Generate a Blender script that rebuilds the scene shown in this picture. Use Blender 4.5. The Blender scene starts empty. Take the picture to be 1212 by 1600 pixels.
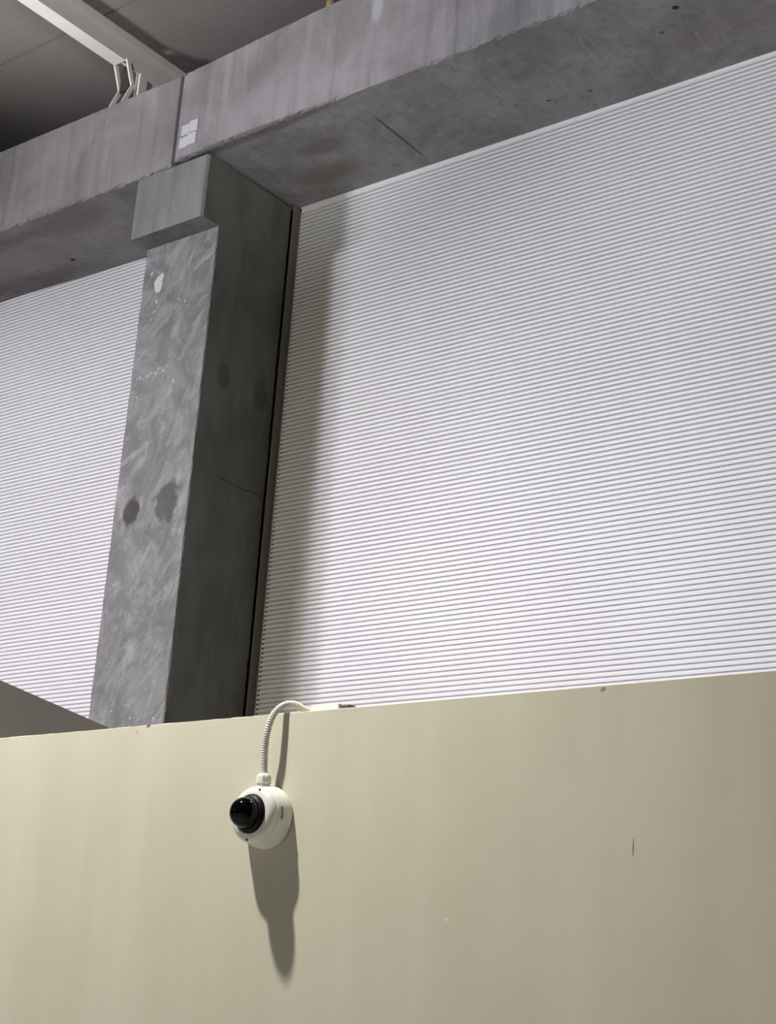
import bpy, bmesh, math, random
from mathutils import Vector, Matrix

random.seed(7)
SC = bpy.context.scene
COL = SC.collection

# ------------------------------------------------------------------ camera
cam_d = bpy.data.cameras.new('camera')
cam = bpy.data.objects.new('camera', cam_d)
COL.objects.link(cam)
RIGHT = Vector((0.7924, 0.6064, 0.0655))
UP = Vector((0.1414, -0.2871, 0.9474))
BACK = Vector((0.5933, -0.7415, -0.3133))
m3 = Matrix((RIGHT, UP, BACK)).transposed()
cam.matrix_world = Matrix.Translation((0, 0, 1.75)) @ m3.to_4x4()
cam_d.sensor_fit = 'VERTICAL'
cam_d.sensor_height = 32.0
cam_d.lens = 2471.2 * 32.0 / 1600.0
cam_d.clip_end = 200
SC.camera = cam

# ------------------------------------------------------------------ world, lamps, exposure
w = bpy.data.worlds.new('hall_ambient')
SC.world = w
w.use_nodes = True
bg = w.node_tree.nodes['Background']
bg.inputs[0].default_value = (1.0, 0.985, 0.96, 1)
bg.inputs[1].default_value = 0.03


def spot(name, loc, target, watts, cone, blend, radius, color):
    d = bpy.data.lights.new(name, 'SPOT')
    d.energy = watts
    d.spot_size = math.radians(cone)
    d.spot_blend = blend
    d.shadow_soft_size = radius
    d.color = color
    o = bpy.data.objects.new(name, d)
    COL.objects.link(o)
    o.location = loc
    o.rotation_euler = (Vector(target) - Vector(loc)).to_track_quat('-Z', 'Y').to_euler()
    return o


# lamp over the cream partition (steep, from the upper left)
spot('partition_lamp', (-2.90, 1.45, 4.80), (-3.25, 2.05, 0.0), 640, 120, 0.8, 0.055, (1.0, 0.975, 0.915))
# unseen floodlights on the cladding; the last two added to brighten each bay
spot('unseen_flood', (-10.4, -4.6, 4.3), (-3.4, 6.8, 1.9), 1400, 38, 1.0, 0.40, (0.99, 0.985, 0.985))
spot('unseen_flood', (-11.6, -4.2, 6.0), (-3.3, 6.8, 5.5), 2750, 44, 1.0, 0.60, (0.955, 0.925, 1.04))
spot('unseen_flood', (-11.8, -4.4, 5.6), (-2.2, 6.8, 4.6), 4100, 29, 1.0, 0.50, (0.965, 0.945, 1.03))
spot('unseen_flood', (-13.0, -3.2, 5.6), (-9.0, 6.8, 4.2), 4600, 42, 1.0, 0.60, (0.955, 0.925, 1.04))
# warm frontal fill, added to lift the column's shadow on the cladding
spot('unseen_flood', (-6.65, -7.5, 4.4), (-6.9, 6.8, 3.2), 1500, 34, 1.0, 0.50, (1.0, 0.885, 0.70))
# fill lights without a known source, added to brighten roof panels and beams
spot('roof_fill_light', (-9.2, 2.2, 5.0), (-7.5, 4.7, 9.3), 980, 60, 0.8, 0.25, (1.0, 0.97, 0.97))
spot('roof_fill_light', (-3.2, 1.0, 5.4), (-6.1, 5.6, 8.1), 560, 42, 0.8, 0.25, (1.0, 0.97, 0.98))
# fill lights added over the aisle; their floor bounce brightens the beam soffits
for hx in (-10.2, -1.2):
    spot('aisle_fill_light', (hx, 4.3, 6.6), (hx, 4.3, 0), 1050, 56, 0.4, 0.2, (1.0, 0.94, 0.80))
# unseen lights added over the hall floor, for bounce up to the roof
for hx in (-12.5, -8.5, -4.5, -0.5):
    for hy in (-5.5, -1.6):
        spot('floor_bounce_light', (hx, hy, 7.6), (hx, hy, 0), 740, 62, 0.5, 0.2, (1.0, 0.985, 0.96))

SC.view_settings.view_transform = 'Standard'
SC.view_settings.look = 'None'
SC.view_settings.exposure = 0.0
SC.view_settings.gamma = 1.0
SC.view_settings.use_curve_mapping = False

# ------------------------------------------------------------------ node helpers


class NT:
    def __init__(self, name):
        self.m = bpy.data.materials.new(name)
        self.m.use_nodes = True
        self.t = self.m.node_tree
        self.bsdf = self.t.nodes['Principled BSDF']
        self.co = self.t.nodes.new('ShaderNodeTexCoord').outputs['Object']

    def set(self, sock, val):
        if hasattr(val, 'node'):
            self.t.links.new(val, sock)
        else:
            sock.default_value = val

    def math(self, op, a, b=0.0, c=None, clamp=False):
        n = self.t.nodes.new('ShaderNodeMath')
        n.operation = op
        n.use_clamp = clamp
        self.set(n.inputs[0], a)
        self.set(n.inputs[1], b)
        if c is not None:
            self.set(n.inputs[2], c)
        return n.outputs[0]

    def vmath(self, op, a, b):
        n = self.t.nodes.new('ShaderNodeVectorMath')
        n.operation = op
        self.set(n.inputs[0], a)
        self.set(n.inputs[1], b)
        return n.outputs['Value'] if op in ('LENGTH', 'DISTANCE') else n.outputs['Vector']

    def noise(self, vec, scale, detail=4, rough=0.55, distort=0.0, color=False):
        n = self.t.nodes.new('ShaderNodeTexNoise')
        self.set(n.inputs['Vector'], vec)
        n.inputs['Scale'].default_value = scale
        n.inputs['Detail'].default_value = detail
        n.inputs['Roughness'].default_value = rough
        n.inputs['Distortion'].default_value = distort
        return n.outputs['Color' if color else 'Fac']

    def ramp(self, v, lo, hi, a=0.0, b=1.0):
        n = self.t.nodes.new('ShaderNodeMapRange')
        n.interpolation_type = 'SMOOTHSTEP'
        self.set(n.inputs['Value'], v)
        n.inputs['From Min'].default_value = lo
        n.inputs['From Max'].default_value = hi
        n.inputs['To Min'].default_value = a
        n.inputs['To Max'].default_value = b
        return n.outputs[0]

    def mix(self, fac, a, b):
        n = self.t.nodes.new('ShaderNodeMix')
        n.data_type = 'RGBA'
        self.set(n.inputs[0], fac)
        self.set(n.inputs[6], a if hasattr(a, 'node') else (*a, 1))
        self.set(n.inputs[7], b if hasattr(b, 'node') else (*b, 1))
        return n.outputs[2]

    def bump(self, h, strength, dist):
        n = self.t.nodes.new('ShaderNodeBump')
        n.inputs['Strength'].default_value = strength
        n.inputs['Distance'].default_value = dist
        self.set(n.inputs['Height'], h)
        self.t.links.new(n.outputs[0], self.bsdf.inputs['Normal'])

    def spot_mask(self, p, size, soft=0.5, wob=0.35, wscale=14):
        """soft blob mask at object-space point p, size = radii (x, y, z)"""
        d = self.vmath('SUBTRACT', self.co, p)
        d = self.vmath('DIVIDE', d, size)
        ln = self.vmath('LENGTH', d, (0, 0, 0))
        if wob:
            nz = self.noise(self.co, wscale, 3)
            ln = self.math('ADD', ln, self.math('MULTIPLY', self.math('SUBTRACT', nz, 0.5), wob * 2))
        return self.ramp(ln, 1.0 - soft * 0.5, 1.0 + soft * 0.5, 1.0, 0.0)

    def done(self, color, rough=0.8, spec=0.3, metal=0.0):
        self.set(self.bsdf.inputs['Base Color'], color if hasattr(color, 'node') else (*color, 1))
        self.set(self.bsdf.inputs['Roughness'], rough)
        self.bsdf.inputs['Specular IOR Level'].default_value = spec
        self.bsdf.inputs['Metallic'].default_value = metal
        return self.m


def simple(name, color, rough=0.6, spec=0.3, metal=0.0, var=0.06, scale=30):
    n = NT(name)
    k = n.ramp(n.noise(n.co, scale, 3), 0.3, 0.7)
    c = n.mix(k, [x * (1 - var) for x in color], [min(1, x * (1 + var)) for x in color])
    return n.done(c, rough, spec, metal)


def scaled(n, s):
    return n.vmath('MULTIPLY', n.co, s)


def concrete(name, dark, light, stretch=(1, 1, 1), scale=3.0, spots=(), rough=0.85, streak=0.0, swirl=0.0, side=None):
    n = NT(name)
    big = n.noise(scaled(n, stretch), scale, 6, 0.6, 0.6 + swirl)
    fine = n.noise(n.co, 60, 5, 0.65)
    k = n.math('ADD', n.math('MULTIPLY', big, 0.75), n.math('MULTIPLY', fine, 0.25))
    c = n.mix(n.ramp(k, 0.36, 0.64), [x * 0.93 for x in dark], [x * 1.07 for x in light])
    if swirl:
        # trowel sweeps: noise stretched along a slanting direction, warped into arcs
        mp = n.t.nodes.new('ShaderNodeMapping')
        mp.vector_type = 'TEXTURE'
        mp.inputs['Rotation'].default_value = (0, math.radians(28), 0)
        mp.inputs['Scale'].default_value = (0.20, 1.0, 0.46)
        n.set(mp.inputs['Vector'], n.co)
        s2 = n.noise(mp.outputs[0], 1.15, 6, 0.68, 1.9)
        c = n.mix(n.math('MULTIPLY', n.ramp(s2, 0.48, 0.72), 0.75 * swirl), c, [min(1, x * 1.55) for x in light])
        s3 = n.noise(n.vmath('MULTIPLY', mp.outputs[0], (0.8, 1, 0.9)), 1.4, 6, 0.68, 1.6)
        c = n.mix(n.math('MULTIPLY', n.ramp(s3, 0.50, 0.72), 0.6 * swirl), c, [x * 0.70 for x in dark])
        s4 = n.noise(n.co, 3.4, 6, 0.7, 0.8)
        c = n.mix(n.math('MULTIPLY', n.ramp(s4, 0.55, 0.72), 0.5 * swirl), c, [min(1, x * 1.4) for x in light])
    if streak:
        st = n.noise(n.vmath('MULTIPLY', n.co, (14, 14, 0.9)), 1.0, 4, 0.6)
        c = n.mix(n.math('MULTIPLY', n.ramp(st, 0.5, 0.75), streak), c, [x * 0.62 for x in dark])
        c = n.mix(n.math('MULTIPLY', n.ramp(st, 0.46, 0.3), streak * 0.7), c, [min(1, x * 1.3) for x in light])
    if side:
        # X sides: no trowel sweeps, and their shade put into a darker olive colour
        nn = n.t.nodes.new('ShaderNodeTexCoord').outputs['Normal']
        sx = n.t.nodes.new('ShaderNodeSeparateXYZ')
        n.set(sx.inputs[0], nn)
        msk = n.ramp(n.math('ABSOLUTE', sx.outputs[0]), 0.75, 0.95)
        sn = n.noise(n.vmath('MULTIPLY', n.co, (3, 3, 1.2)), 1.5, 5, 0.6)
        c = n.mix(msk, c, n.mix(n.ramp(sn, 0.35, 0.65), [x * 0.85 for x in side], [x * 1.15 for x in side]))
    pores = n.noise(n.co, 190, 2, 0.5)
    c = n.mix(n.math('MULTIPLY', n.ramp(pores, 0.70, 0.76), 0.35), c, [x * 0.4 for x in dark])
    for p, size, colr, amt, soft, wob in spots:
        c = n.mix(n.math('MULTIPLY', n.spot_mask(p, size, soft, wob), amt), c, colr)
    n.bump(n.math('ADD', fine, n.math('MULTIPLY', big, 1.5)), 0.25, 0.004)
    return n.done(c, rough, 0.2)


# ------------------------------------------------------------------ mesh helpers
def box(bm, lo, hi):
    vs = [bm.verts.new((x, y, z)) for x in (lo[0], hi[0]) for y in (lo[1], hi[1]) for z in (lo[2], hi[2])]
    for f in ((0, 1, 3, 2), (4, 6, 7, 5), (0, 4, 5, 1), (2, 3, 7, 6), (0, 2, 6, 4), (1, 5, 7, 3)):
        bm.faces.new([vs[i] for i in f])
    return vs


def bevel(bm, w, seg=1):
    bmesh.ops.recalc_face_normals(bm, faces=bm.faces)
    bmesh.ops.bevel(bm, geom=list(bm.edges), offset=w, segments=seg, profile=0.5, affect='EDGES')


def strip(bm, prof, a, b, axis=0, closed=False):
    """extrude a 2D profile between two positions along an axis (0 = X)"""
    rows = []
    for t in (a, b):
        rows.append([bm.verts.new((t, p[0], p[1]) if axis == 0 else (p[0], t, p[1])) for p in prof])
    n = len(prof)
    for i in range(n if closed else n - 1):
        j = (i + 1) % n
        bm.faces.new((rows[0][i], rows[0][j], rows[1][j], rows[1][i]))
    if closed:
        bm.faces.new(rows[0][::-1])
        bm.faces.new(rows[1])


def lathe(bm, prof, center, axis, seg=48, ridge=None):
    """prof = (radius, height along axis)"""
    ax = Vector(axis).normalized()
    u = ax.orthogonal().normalized()
    v = ax.cross(u)
    rings = []
    c = Vector(center)
    for r, h in prof:
        if r < 1e-6:
            rings.append([bm.verts.new(c + ax * h)])
            continue
        ring = []
        for i in range(seg):
            a = 2 * math.pi * i / seg
            rr = r * (ridge(i) if ridge else 1)
            ring.append(bm.verts.new(c + ax * h + (u * math.cos(a) + v * math.sin(a)) * rr))
        rings.append(ring)
    for A, B in zip(rings, rings[1:]):
        for i in range(seg):
            j = (i + 1) % seg
            if len(A) == 1 and len(B) == 1:
                continue
            if len(A) == 1:
                bm.faces.new((A[0], B[j], B[i]))
            elif len(B) == 1:
                bm.faces.new((A[i], A[j], B[0]))
            else:
                bm.faces.new((A[i], A[j], B[j], B[i]))
    for R_, fl in ((rings[0], True), (rings[-1], False)):
        if len(R_) > 1:
            bm.faces.new(R_[::-1] if fl else R_)


def tube(bm, pts, rad, seg=14, ridge=None):
    P = [Vector(p) for p in pts]
    prev = None
    rings = []
    for i, p in enumerate(P):
        t = (P[min(i + 1, len(P) - 1)] - P[max(i - 1, 0)]).normalized()
        u = (prev - t * prev.dot(t)).normalized() if prev else t.orthogonal().normalized()
        prev = u
        v = t.cross(u)
        r = rad * (ridge(i) if ridge else 1)
        rings.append([bm.verts.new(p + (u * math.cos(2 * math.pi * k / seg) + v * math.sin(2 * math.pi * k / seg)) * r) for k in range(seg)])
    for A, B in zip(rings, rings[1:]):
        for k in range(seg):
            j = (k + 1) % seg
            bm.faces.new((A[k], A[j], B[j], B[k]))
    bm.faces.new(rings[0][::-1])
    bm.faces.new(rings[-1])


def spline(pts, n):
    P = [Vector(p) for p in pts]
    P = [P[0] * 2 - P[1]] + P + [P[-1] * 2 - P[-2]]
    out = []
    for i in range(1, len(P) - 2):
        a, b, c, d = P[i - 1:i + 3]
        for k in range(n):
            t = k / n
            out.append(0.5 * ((2 * b) + (c - a) * t + (2 * a - 5 * b + 4 * c - d) * t * t + (3 * b - a - 3 * c + d) * t ** 3))
    out.append(P[-2].copy())
    return out


def obj(name, bm, mat, parent=None, smooth=False, origin=None):
    """link one mesh object; bm is in world coordinates"""
    org = Vector(origin) if origin is not None else (parent_origin(parent) if parent else Vector((0, 0, 0)))
    bmesh.ops.translate(bm, verts=bm.verts, vec=-org)
    bmesh.ops.recalc_face_normals(bm, faces=bm.faces)
    me = bpy.data.meshes.new(name)
    bm.to_mesh(me)
    bm.free()
    me.materials.append(mat)
    if smooth:
        for p in me.polygons:
            p.use_smooth = True
        try:
            me.set_sharp_from_angle(angle=math.radians(38))
        except Exception:
            pass
    o = bpy.data.objects.new(name, me)
    COL.objects.link(o)
    if parent:
        o.parent = parent
        o.location = org - parent_origin(parent)
    else:
        o.location = org
    return o


def parent_origin(o):
    v = Vector((0, 0, 0))
    while o:
        v += o.location
        o = o.parent
    return v


def thing(name, loc, label, cat, group=None):
    o = bpy.data.objects.new(name, None)
    o.empty_display_size = 0.1
    COL.objects.link(o)
    o.location = loc
    o['label'] = label
    o['category'] = cat
    if group:
        o['group'] = group
    return o


def structure(o, label, cat):
    o['kind'] = 'structure'
    o['label'] = label
    o['category'] = cat
    return o


def new():
    return bmesh.new()


def at(root, p):
    return tuple(Vector(p) - Vector(root))


# ------------------------------------------------------------------ dimensions (metres)
XL, XR = -7.007, -6.378            # column sides
YB, YK, YC = 5.948, 6.105, 6.80    # beam front, column front, cladding face
ZB, ZK = 6.871, 6.417              # beam soffit, corbel underside
YF, ZF = 2.45, 2.3755              # cream partition face and top
ZCEIL = 8.21

# ------------------------------------------------------------------ floor
n = NT('floor_concrete')
k = n.noise(n.co, 1.2, 6, 0.6)
fm = n.done(n.mix(n.ramp(k, 0.3, 0.7), (0.44, 0.43, 0.41), (0.54, 0.53, 0.50)), 0.55, 0.4)
bm = new()
box(bm, (-17, -9, -0.2), (4, 7.2, 0.0))
structure(obj('floor', bm, fm), 'plain grey concrete floor of the hall below the frame', 'floor')

# ------------------------------------------------------------------ ribbed cladding wall
n = NT('white_cladding')
k = n.noise(n.co, 0.9, 3)
clad_m = n.done(n.mix(n.ramp(k, 0.3, 0.7), (0.765, 0.765, 0.77), (0.795, 0.795, 0.80)), 0.5, 0.3)
PITCH = 0.02842


def rib_profile(z0, z1, y, d=0.021):
    """wide proud ribs, narrow recessed grooves, listed from z0 upward as (y, z)"""
    pr = [(y + 0.03, z0), (y, z0)]
    z = z0
    while z + PITCH < z1:
        pr += [(y, z + 0.0010), (y - 0.0008, z + 0.0075), (y, z + 0.0142),
               (y + d, z + 0.0180), (y + d, z + 0.0250), (y, z + PITCH)]
        z += PITCH
    pr += [(y, z1), (y + 0.03, z1)]
    return pr


wall_back = bpy.data.objects.new('wall_back', None)
COL.objects.link(wall_back)
wall_back.location = (-5, YC, 0)
structure(wall_back, 'white ribbed metal cladding wall behind the concrete frame', 'wall')
for x0, x1, z1 in ((-13.0, -6.99, 6.93), (-6.345, 1.0, 6.835)):
    bm = new()
    strip(bm, rib_profile(1.4, z1, YC), x0, x1)
    obj('cladding_panel', bm, clad_m, wall_back)
bm = new()
box(bm, (-6.348, YC - 0.004, 6.835), (1.0, YC + 0.03, 6.90))
obj('top_trim', bm, clad_m, wall_back)
trim_m = simple('grey_trim', (0.17, 0.163, 0.153), 0.5)
bm = new()
strip(bm, [(-6.362, YC - 0.058), (-6.350, YC - 0.058), (-6.350, YC - 0.004), (-6.338, YC - 0.004), (-6.338, YC + 0.02), (-6.362, YC + 0.02)], 0, 1, 0, True)
# profile was laid out in (x, y): turn it upright
for v in bm.verts:
    t, x, y = v.co
    v.co = (x, y, 1.4 + t * (6.862 - 1.4))
obj('corner_trim', bm, trim_m, wall_back)
bm = new()
box(bm, (-13, YC + 0.035, 0), (1, YC + 0.2, 8.3))
obj('backing_wall', bm, simple('dark_backing', (0.10, 0.10, 0.10), 0.8), wall_back)

bm = new()
box(bm, (-6.345, YC - 0.003, 1.4), (-6.3365, YC + 0.004, 6.84))
bevel(bm, 0.002)
obj('trim_lip', bm, clad_m, wall_back)
# ------------------------------------------------------------------ ceiling of ribbed roof panels
n = NT('roof_panel_paint')
k = n.noise(n.co, 1.4, 3)
roof_m = n.done(n.mix(n.ramp(k, 0.3, 0.7), (0.185, 0.173, 0.168), (0.212, 0.199, 0.193)), 0.55, 0.3)
ceiling = bpy.data.objects.new('ceiling', None)
COL.objects.link(ceiling)
ceiling.location = (-5, 0, ZCEIL)
structure(ceiling, 'grey ribbed metal roof panels above the beams', 'ceiling')
y1 = 6.98
YJ = 5.855
edges = [YJ + 1.1, YJ, YJ - 1.1, YJ - 2.2, YJ - 3.3, YJ - 4.4, YJ - 5.5, YJ - 6.6, YJ - 7.7]
for yb_, ya_ in zip(edges, edges[1:]):
    pr = [(ya_ + 0.007, ZCEIL + 0.05), (ya_ + 0.007, ZCEIL)]
    y = ya_ + 0.012
    while y + 0.021 < yb_ - 0.007:
        pr += [(y, ZCEIL), (y + 0.012, ZCEIL), (y + 0.0145, ZCEIL + 0.0014), (y + 0.0185, ZCEIL + 0.0014)]
        y += 0.021
    pr += [(yb_ - 0.007, ZCEIL), (yb_ - 0.007, ZCEIL + 0.05)]
    bm = new()
    strip(bm, pr, -15.0, 2.0)
    obj('roof_panel', bm, roof_m, ceiling)
bm = new()
box(bm, (-15, -2.0, ZCEIL + 0.055), (2, 7.0, ZCEIL + 0.15))
obj('roof_deck', bm, simple('roof_deck_grey', (0.16, 0.155, 0.15), 0.8), ceiling)

# ------------------------------------------------------------------ cream partition
root = (-1.9, YF, 0)
n = NT('cream_wall_paint')
roll = n.noise(n.vmath('MULTIPLY', n.co, (6.5, 1, 0.8)), 1.2, 3, 0.5)
mott = n.noise(n.co, 2.6, 4, 0.55)
kk = n.math('ADD', n.math('MULTIPLY', roll, 0.55), n.math('MULTIPLY', mott, 0.45))
c = n.mix(n.ramp(kk, 0.36, 0.64), (0.615, 0.580, 0.462), (0.665, 0.632, 0.515))
grain = n.noise(n.co, 420, 2, 0.5)
c = n.mix(n.math('MULTIPLY', n.ramp(grain, 0.35, 0.65), 0.04), c, (0.5, 0.48, 0.4))
M = lambda p: at(root, p)
for p, size, colr, amt, soft, wob in (
        ((-2.641, YF, 2.361), (0.0022, 0.02, 0.0045), (0.35, 0.31, 0.22), 0.8, 0.6, 0.1),
        ((-1.756, YF, 1.959), (0.0024, 0.02, 0.0022), (0.90, 0.88, 0.80), 0.9, 0.6, 0.1),
        ((-2.02, YF, 2.115), (0.055, 0.05, 0.075), (0.62, 0.53, 0.40), 0.22, 1.3, 0.3)):
    c = n.mix(n.math('MULTIPLY', n.spot_mask(M(p), size, soft, wob, 60), amt), c, colr)
n.bump(grain, 0.05, 0.001)
cream = n.done(c, 0.6, 0.25)
wf = bpy.data.objects.new('wall_front', None)
COL.objects.link(wf)
wf.location = root
structure(wf, 'cream painted partition wall carrying the dome camera', 'wall')
bm = new()
xs = [-5.4 + 0.02 * i for i in range(331)]
rows = []
for x in xs:
    j = random.uniform(-0.0005, 0.0005)
    rows.append([bm.verts.new(q) for q in ((x, YF, 0), (x, YF, ZF - 0.0012), (x, YF + 0.0012, ZF + j), (x, YF + 0.105, ZF + j), (x, YF + 0.105, 0))])
for A, B in zip(rows, rows[1:]):
    for i in range(4):
        bm.faces.new((A[i], A[i + 1], B[i + 1], B[i]))
bm.faces.new(rows[0])
bm.faces.new(rows[-1][::-1])
obj('wall_panel', bm, cream, wf)
# small nicks and the scored line in the paint, real shallow slivers
nick_m = simple('bare_board', (0.10, 0.085, 0.06), 0.9)
lip_m = simple('lifted_paint', (0.80, 0.77, 0.66), 0.6)


def sliver(name, p0, p1, w, mat, proud=0.0006):
    bm = new()
    a, b = Vector(p0), Vector(p1)
    d = (b - a).normalized()
    s = Vector((d.z, 0, -d.x)) * w
    mid = (a + b) / 2
    pts = [a, mid + s, b, mid - s]
    f = [bm.verts.new(p + Vector((0, -proud, 0))) for p in pts]
    g = [bm.verts.new(p + Vector((0, 0.002, 0))) for p in pts]
    bm.faces.new(f)
    bm.faces.new(g[::-1])
    for i in range(4):
        j = (i + 1) % 4
        bm.faces.new((f[i], f[j], g[j], g[i]))
    return obj(name, bm, mat, wf)


sliver('paint_nick', (-1.4405, YF, 2.3665), (-1.4315, YF, 2.3725), 0.0011, nick_m)
sliver('paint_flake', (-1.4385, YF, 2.3655), (-1.4305, YF, 2.3710), 0.0009, lip_m, 0.0009)
sliver('scored_line', (-1.3680, YF, 2.1000), (-1.3683, YF, 2.0695), 0.0003, nick_m)
sliver('edge_chip', (-2.612, YF, 2.3715), (-2.600, YF, 2.3758), 0.0022, nick_m)

# ------------------------------------------------------------------ return wall at the left
brown = simple('return_wall_paint', (0.42, 0.39, 0.33), 0.65, 0.3, 0, 0.03, 2)
bm = new()
a, b = Vector((-4.575, 2.56, 0)), Vector((-5.62, 5.33, 0))
d = (b - a).normalized()
t = Vector((-d.y, d.x, 0)) * 0.11
q = [a, b, b + t, a + t]
lo = [bm.verts.new(p) for p in q]
hi = [bm.verts.new(p + Vector((0, 0, 3.0))) for p in q]
bm.faces.new(lo[::-1])
bm.faces.new(hi)
for i in range(4):
    j = (i + 1) % 4
    bm.faces.new((lo[i], lo[j], hi[j], hi[i]))
structure(obj('wall_left', bm, brown), 'brown shaded return wall rising behind the cream partition at left', 'wall')

# ------------------------------------------------------------------ concrete column
croot = (-6.69, 6.45, 0)
C = lambda p: at(croot, p)
DK = (0.10, 0.098, 0.09)
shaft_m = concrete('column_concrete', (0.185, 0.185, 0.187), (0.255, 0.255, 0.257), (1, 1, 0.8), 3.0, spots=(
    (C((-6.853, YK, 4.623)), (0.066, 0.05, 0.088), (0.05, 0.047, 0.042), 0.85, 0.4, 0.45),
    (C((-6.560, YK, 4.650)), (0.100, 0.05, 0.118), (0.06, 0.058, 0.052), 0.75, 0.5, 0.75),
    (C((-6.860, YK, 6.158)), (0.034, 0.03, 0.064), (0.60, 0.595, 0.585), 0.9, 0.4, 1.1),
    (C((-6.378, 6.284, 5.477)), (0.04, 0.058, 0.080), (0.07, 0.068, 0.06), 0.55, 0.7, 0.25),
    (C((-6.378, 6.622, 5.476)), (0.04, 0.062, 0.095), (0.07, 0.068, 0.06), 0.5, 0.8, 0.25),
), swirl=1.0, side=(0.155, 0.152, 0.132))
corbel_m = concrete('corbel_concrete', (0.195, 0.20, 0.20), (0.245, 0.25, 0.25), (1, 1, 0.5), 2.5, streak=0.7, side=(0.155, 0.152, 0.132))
col = thing('concrete_column', croot, 'grey precast concrete column with a corbel under the beam joint', 'column')


def rough_box(lo, hi, step, ch, jit, edge_jit):
    """box whose vertical arrises are irregularly chamfered, rings stacked along Z"""
    bm = new()
    nz = max(2, int((hi[2] - lo[2]) / step))
    rings = []
    for i in range(nz + 1):
        z = lo[2] + (hi[2] - lo[2]) * i / nz
        c_ = [ch + max(-ch * 0.7, random.gauss(0, edge_jit)) for _ in range(8)]
        pts = [(lo[0] + c_[0], lo[1]), (hi[0] - c_[1], lo[1]), (hi[0], lo[1] + c_[2]), (hi[0], hi[1] - c_[3]),
               (hi[0] - c_[4], hi[1]), (lo[0] + c_[5], hi[1]), (lo[0], hi[1] - c_[6]), (lo[0], lo[1] + c_[7])]
        rings.append([bm.verts.new((x, y, z)) for x, y in pts])
    for A, B in zip(rings, rings[1:]):
        for i in range(8):
            j = (i + 1) % 8
            bm.faces.new((A[i], A[j], B[j], B[i]))
    bm.faces.new(rings[0][::-1])
    bm.faces.new(rings[-1])
    return bm


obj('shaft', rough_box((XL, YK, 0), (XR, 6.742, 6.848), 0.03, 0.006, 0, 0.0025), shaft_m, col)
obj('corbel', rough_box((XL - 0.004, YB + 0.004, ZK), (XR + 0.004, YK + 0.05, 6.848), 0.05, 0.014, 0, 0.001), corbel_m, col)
bm = new()
box(bm, (XL + 0.03, YB + 0.03, 6.846), (XR - 0.03, 6.70, 6.8585))
obj('bearing_pad', bm, simple('black_rubber', (0.015, 0.015, 0.015), 0.9), col)
# form seam across the shaded side of the shaft
bm = new()
for k_ in range(12):
    ya, yb_ = 6.33 + k_ * 0.0335, 6.33 + (k_ + 1) * 0.0335
    za = 4.832 + 0.006 * math.sin(k_ * 0.9) + random.uniform(-0.002, 0.002)
    box(bm, (XR - 0.004, ya, za - 0.001), (XR + 0.0012, yb_, za + 0.005 + random.uniform(0, 0.004)))
obj('form_seam', bm, simple('dark_seam', (0.075, 0.072, 0.062), 0.9), col)
# mortar crumbs and drips on the trowelled face
crumb_m = simple('pale_mortar', (0.46, 0.457, 0.45), 0.9)
rc = random.Random(3)
CR = [(-6.93, 6.23), (-6.87, 6.225), (-6.87, 5.95), (-6.855, 6.02), (-6.885, 5.90), (-6.66, 5.99), (-6.60, 5.96), (-6.62, 5.43), (-6.93, 5.38)]
CR += [(-6.94 + 0.022 * i + rc.uniform(-.008, .008), 5.505 + 0.003 * i + rc.uniform(-.018, .018)) for i in range(12)]
CR += [(rc.uniform(-6.98, -6.42), 3.27 + abs(rc.gauss(0, 0.07))) for i in range(14)]
for px, pz in CR:
    bm = new()
    r = rc.uniform(0.004, 0.010)
    bmesh.ops.create_icosphere(bm, subdivisions=2, radius=r)
    ex, ez = rc.uniform(.7, 1.5), rc.uniform(.7, 1.6)
    for v in bm.verts:
        q_ = rc.uniform(.75, 1.25)
        v.co = Vector((v.co.x * ex * q_ + px, v.co.y * 0.25 + YK - 0.0005, v.co.z * ez * q_ + pz))
    obj('mortar_crumb', bm, crumb_m, col)

# ------------------------------------------------------------------ precast beams


def lerp(pts, x):
    if x <= pts[0][0]:
        return pts[0][1]
    for (a, b), (c_, d_) in zip(pts, pts[1:]):
        if x <= c_:
            return b + (d_ - b) * (x - a) / (c_ - a)
    return pts[-1][1]


def beam(x0, x1, bot_f, bot_b, top_f, chip):
    bm = new()
    rings = []
    nx = int((x1 - x0) / 0.025)
    c1 = c2 = 0.01
    for i in range(nx + 1):
        x = x0 + (x1 - x0) * i / nx
        if i % 2 == 0 or random.random() < 0.4:
            c1 = 0.006 + abs(random.gauss(0, chip))
            c2 = 0.004 + abs(random.gauss(0, chip * 0.6))
        zbf, zbb, ztf = lerp(bot_f, x), lerp(bot_b, x), lerp(top_f, x)
        tj = random.uniform(-0.002, 0.002)
        wv = lambda s: 0.0012 * math.sin(x * 9.1 + s) + random.uniform(-0.0004, 0.0004)
        hz = ztf - zbf
        pts = [(YB + c1, zbf), (YB + 0.002, zbf + c2), (YB + wv(0), zbf + hz * .33), (YB + wv(2), zbf + hz * .66),
               (YB, ztf - 0.012 + tj), (YB + 0.010, ztf + tj), (6.79, ztf), (6.79, zbb), (6.5, zbf + (zbb - zbf) * 0.66 + wv(1) * 2),
               (6.2, zbf + (zbb - zbf) * 0.3 + wv(3) * 2)]
        rings.append([bm.verts.new((x, y, z)) for y, z in pts])
    for A, B in zip(rings, rings[1:]):
        for i in range(len(A)):
            j = (i + 1) % len(A)
            bm.faces.new((A[i], A[j], B[j], B[i]))
    bm.faces.new(rings[0][::-1])
    bm.faces.new(rings[-1])
    return bm


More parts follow.
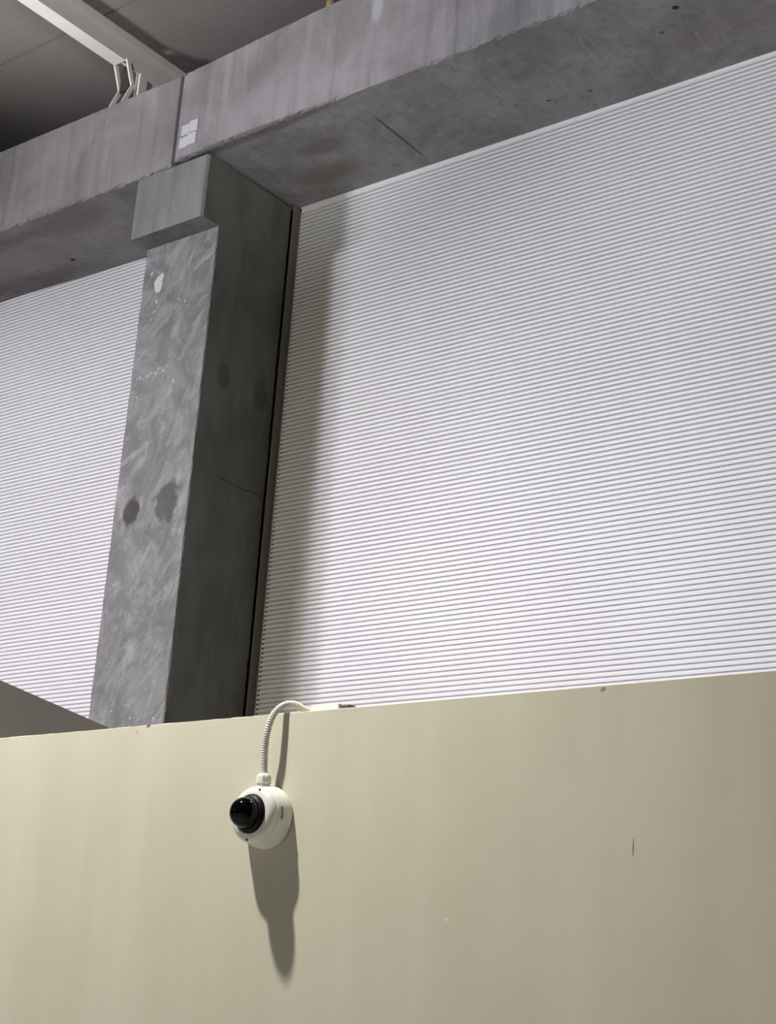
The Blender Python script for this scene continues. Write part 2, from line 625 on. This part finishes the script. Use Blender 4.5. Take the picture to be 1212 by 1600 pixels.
RUST = (0.30, 0.245, 0.235)
broot = (-9.5, 6.35, 6.87)
B_ = lambda p: at(broot, p)
beam_l = concrete('left_beam_concrete', (0.25, 0.243, 0.245), (0.31, 0.30, 0.304), (1, 1, 1), 2.0, spots=(
    (B_((-7.9, 6.1, 6.87)), (0.35, 0.16, 0.04), (0.17, 0.16, 0.148), 0.6, 1.0, 0.9),
    (B_((-8.7, 6.1, 6.88)), (0.55, 0.07, 0.05), (0.16, 0.14, 0.13), 0.7, 0.9, 0.8),
    (B_((-9.0, 6.3, 6.90)), (0.75, 0.30, 0.08), RUST, 0.45, 0.9, 0.7),
    (B_((-8.9, 6.68, 6.90)), (0.5, 0.12, 0.08), (0.12, 0.10, 0.095), 0.55, 1.0, 0.8),
    (B_((-8.3, 6.55, 6.90)), (0.02, 0.02, 0.03), (0.03, 0.03, 0.03), 0.9, 0.6, 0.2),
), streak=0.5)
L = thing('concrete_beam', broot, 'grey precast concrete beam running left from the joint over the column', 'beam')
bm = beam(-12.5, -6.708, [(-12.5, 6.857), (-6.7, 6.859)], [(-11, 6.98), (-9.426, 6.933), (-7.807, 6.889), (-6.7, 6.862)],
          [(-12.5, 7.55), (-8.52, 7.538), (-6.71, 7.528)], 0.010)
obj('beam_body', bm, beam_l, L)

rroot = (-3.5, 6.35, 6.87)
R_ = lambda p: at(rroot, p)
beam_r = concrete('right_beam_concrete', (0.255, 0.248, 0.254), (0.325, 0.317, 0.326), (1, 1, 1), 2.2, spots=(
    (R_((-5.27, 6.45, 6.875)), (0.012, 0.26, 0.03), (0.10, 0.095, 0.085), 0.8, 0.5, 0.15),
    (R_((-5.75, 6.30, 6.875)), (0.16, 0.07, 0.03), (0.15, 0.145, 0.13), 0.6, 0.9, 0.6),
    (R_((-5.9, 6.55, 6.875)), (0.22, 0.10, 0.03), (0.16, 0.145, 0.125), 0.6, 1.0, 0.6),
    (R_((-3.302, 6.21, 6.88)), (0.020, 0.018, 0.03), (0.02, 0.02, 0.02), 0.95, 0.4, 0.25),
    (R_((-3.46, 6.36, 6.88)), (0.016, 0.012, 0.03), (0.09, 0.085, 0.08), 0.8, 0.6, 0.2),
    (R_((-4.05, 6.62, 6.88)), (0.016, 0.012, 0.03), (0.08, 0.07, 0.07), 0.8, 0.6, 0.2),
    (R_((-4.3, 6.58, 6.88)), (0.016, 0.012, 0.03), (0.08, 0.07, 0.07), 0.8, 0.6, 0.2),
    (R_((-3.1, 6.5, 6.88)), (0.35, 0.06, 0.03), RUST, 0.4, 1.0, 0.8),
    (R_((-5.1, YB, 7.42)), (0.04, 0.03, 0.10), (0.44, 0.45, 0.49), 0.8, 0.9, 0.3),
    (R_((-5.9, YB, 7.05)), (0.5, 0.03, 0.12), (0.34, 0.335, 0.345), 0.5, 1.0, 0.6),
    (R_((-6.1, 5.97, 6.89)), (0.7, 0.05, 0.02), (0.14, 0.135, 0.125), 0.7, 0.6, 0.6),
), streak=0.5)
Rb = thing('concrete_beam', rroot, 'grey precast concrete beam running right from the joint, with white plate', 'beam')
bm = beam(-6.652, 1.0, [(-6.65, 6.878), (-6.2, 6.888), (1.0, 6.884)], [(-6.65, 6.873), (-6.295, 6.870), (-3.0, 6.854), (1, 6.85)],
          [(-6.65, 7.531), (-5.526, 7.589), (1.0, 7.60)], 0.013)
obj('beam_body', bm, beam_r, Rb)
bm = new()
box(bm, (-6.694, YB + 0.012, 6.886), (-6.655, 6.70, 7.522))
bevel(bm, 0.004)
obj('joint_mortar', bm, beam_r, Rb)

# white plate of four tiles by the joint
plate = thing('white_plate', (-6.566, YB, 7.05), 'small white square plate of four tiles on the beam beside the joint', 'plate')
pm = simple('white_tile', (0.60, 0.60, 0.66), 0.5, 0.3, 0, 0.04, 12)
for i, (xa, xb_) in enumerate(((-6.640, -6.5695), (-6.568, -6.496))):
    for j, (za, zb_) in enumerate(((6.958, 7.0470), (7.0485, 7.136))):
        bm = new()
        box(bm, (xa - 0.006 * (1 - j), YB - 0.008 - 0.001 * i, za + 0.004 * i), (xb_ - 0.004 * (1 - j), YB + 0.004, zb_ - 0.012 * (1 - i)))
        bevel(bm, 0.002)
        obj('tile', bm, pm, plate)

# brass fitting on the right beam's top edge
fit = thing('brass_fitting', (-5.50, 5.99, 7.589), 'small brass coloured fitting standing on top of the beam', 'fitting')
brass = simple('brass', (0.62, 0.47, 0.20), 0.35, 0.5, 0.6)
bm = new()
lathe(bm, [(0.030, 0.0), (0.032, 0.01), (0.032, 0.05), (0.026, 0.058), (0.026, 0.13), (0.02, 0.14)], (-5.50, 5.99, 7.585), (0, 0, 1), 20)
obj('body', bm, brass, fit, True)
bm = new()
box(bm, (-5.47, 5.975, 7.588), (-5.42, 6.01, 7.66))
bevel(bm, 0.004)
obj('clip', bm, simple('dark_clip', (0.03, 0.03, 0.03), 0.6), fit)

# ------------------------------------------------------------------ steel rafter with bent bearing straps
raf = thing('steel_rafter', (-7.52, 6.1, 7.54), 'pale painted steel rafter under the roof with bent strap bearing', 'rafter')
steel = simple('painted_steel', (0.80, 0.775, 0.74), 0.5, 0.3, 0, 0.04, 6)
bm = new()
box(bm, (-7.580, -1.0, 8.0), (-7.465, 6.10, 8.012))
obj('bottom_flange', bm, steel, raf)
bm = new()
box(bm, (-7.532, -1.0, 8.0125), (-7.516, 6.70, 8.20))
box(bm, (-7.531, 6.26, 7.55), (-7.517, 6.70, 8.0125))
obj('web', bm, steel, raf)
bm = new()
box(bm, (-7.590, -1.0, 8.196), (-7.455, 6.70, 8.208))
obj('top_flange', bm, steel, raf)


def strap(x):
    bm = new()
    c_ = [(6.095, 8.012), (6.165, 7.836), (6.110, 7.695), (6.055, 7.535)]
    inn = [(y + 0.030, z) for y, z in c_]
    inn[0] = (6.13, 8.012)
    prof = c_ + inn[::-1]
    strip(bm, prof, x - 0.007, x + 0.007, 0, True)
    return obj('bent_strap', bm, steel, raf)


strap(-7.580)
strap(-7.458)
bm = new()
box(bm, (-7.55, 6.15, 7.80), (-7.47, 6.17, 8.0))
obj('shade_plate', bm, simple('shade_black', (0.05, 0.05, 0.05), 0.6), raf)  # black plate added for the dark shadow between the straps
bm = new()
box(bm, (-7.42, 6.19, 7.535), (-7.40, 6.26, 7.93))
bevel(bm, 0.002)
obj('stud', bm, steel, raf)
bm = new()
box(bm, (-7.62, 6.03, 7.530), (-7.36, 6.32, 7.545))
obj('base_plate', bm, steel, raf)

# ------------------------------------------------------------------ dome camera
D = Vector((-2.2165, YF, 2.1578))
dc = thing('dome_camera', D, 'white dome security camera with black bubble mounted on the cream wall', 'camera')
white = simple('white_plastic', (0.80, 0.79, 0.74), 0.4, 0.4, 0, 0.02)
black = simple('black_plastic', (0.006, 0.006, 0.006), 0.5, 0.15)
n = NT('smoked_dome')
glass = n.done((0.002, 0.002, 0.0025), 0.05, 0.2)
AX = (0, -1, 0)
bm = new()
lathe(bm, [(0.058, 0.0), (0.0635, 0.002), (0.0645, 0.006), (0.0640, 0.016), (0.0620, 0.028), (0.0600, 0.036), (0.0590, 0.040)], D, AX, 72)
obj('base', bm, white, dc, True)
bm = new()
lathe(bm, [(0.0575, 0.038), (0.0578, 0.046), (0.0566, 0.051), (0.0535, 0.0555), (0.047, 0.0585), (0.0405, 0.0595), (0.0395, 0.057), (0.030, 0.056)], D, AX, 72)
obj('cover', bm, white, dc, True)
bm = new()
lathe(bm, [(0.0398, 0.056), (0.0398, 0.0605), (0.0385, 0.064), (0.0350, 0.0675), (0.0325, 0.069), (0.031, 0.0685)], D, AX, 64)
obj('dome_ring', bm, black, dc, True)
bm = new()
prof = [(0.0315, 0.066)]
for i in range(0, 17):
    a = math.pi / 2 * i / 16
    prof.append((0.0315 * math.cos(a), 0.0755 + 0.0315 * math.sin(a)))
lathe(bm, prof[:-1] + [(0.0, 0.107)], D, AX, 64)
dome = obj('dome', bm, glass, dc, True)
# two small screws on the cover
for ang in (70, 264):
    a = math.radians(ang)
    c0 = D + Vector((math.cos(a) * 0.0515, 0, math.sin(a) * 0.0515))
    bm = new()
    lathe(bm, [(0.0027, 0.050), (0.0027, 0.0572), (0.0018, 0.0580), (0.0016, 0.0565), (0.0, 0.0565)], c0, AX, 16)
    obj('screw', bm, black, dc, True)
# thin slot in the side of the base
bm = new()
vs = []
for ang in range(-8, 17, 3):
    a = math.radians(ang)
    for h in (0.0300, 0.0318):
        r = 0.0625
        vs.append(bm.verts.new(D + Vector((math.cos(a) * r, -h, math.sin(a) * r))))
for i in range(0, len(vs) - 2, 2):
    bm.faces.new((vs[i], vs[i + 1], vs[i + 3], vs[i + 2]))
r_ = bmesh.ops.extrude_face_region(bm, geom=list(bm.faces))
for v in [g for g in r_['geom'] if isinstance(g, bmesh.types.BMVert)]:
    v.co += Vector((-0.004, 0, 0))
obj('side_slot', bm, simple('grey_slot', (0.06, 0.06, 0.055), 0.6), dc)
# cable gland on top
GY = 0.027
G = D + Vector((-0.001, -GY, 0.0585))
bm = new()
lathe(bm, [(0.0135, 0.0), (0.0135, 0.008), (0.0162, 0.0085), (0.0162, 0.0115)], G, (0, 0, 1), 32)
gl = obj('cable_gland', bm, white, dc, True)
bm = new()
lathe(bm, [(0.0150, 0.0115), (0.0154, 0.019), (0.0140, 0.0245), (0.0100, 0.028), (0.0060, 0.029)], G, (0, 0, 1), 48,
      ridge=lambda i: 1.0 if (i // 3) % 2 else 0.93)
obj('gland_nut', bm, white, gl, True)

# ------------------------------------------------------------------ corrugated conduit looping over the wall top
cpts = [G + Vector((0, 0, 0.026)), G + Vector((-0.002, -0.001, 0.05)), G + Vector((-0.002, -0.003, 0.085)), G + Vector((0.002, -0.004, 0.118)),
        (-2.2095, YF - 0.024, 2.368), (-2.199, YF - 0.007, 2.390), (-2.188, YF + 0.012, 2.396), (-2.178, YF + 0.032, 2.390),
        (-2.160, YF + 0.050, 2.3835)]
path = spline(cpts, 14)
bm = new()
tube(bm, path, 0.0074, 16, ridge=lambda i: 1.04 if i % 2 else 0.88)
cd = obj('conduit', bm, simple('white_conduit', (0.68, 0.665, 0.60), 0.5, 0.3, 0, 0.03), None, True, origin=G)
cd['label'] = 'white corrugated conduit looping from the dome camera over the wall top'
cd['category'] = 'conduit'

tr = thing('cable_trunking', (-2.1, YF + 0.06, ZF), 'short white cable trunking lying on top of the cream wall', 'trunking')
bm = new()
box(bm, (-2.160, YF + 0.035, ZF - 0.0005), (-2.084, YF + 0.075, ZF + 0.021))
bevel(bm, 0.0015)
obj('body', bm, simple('white_trunking', (0.82, 0.81, 0.76), 0.45), tr)
bm = new()
box(bm, (-2.082, YF + 0.035, ZF + 0.004), (-2.054, YF + 0.06, ZF + 0.0165))
bevel(bm, 0.003)
obj('end_plug', bm, simple('dark_plug', (0.07, 0.065, 0.05), 0.7), tr)
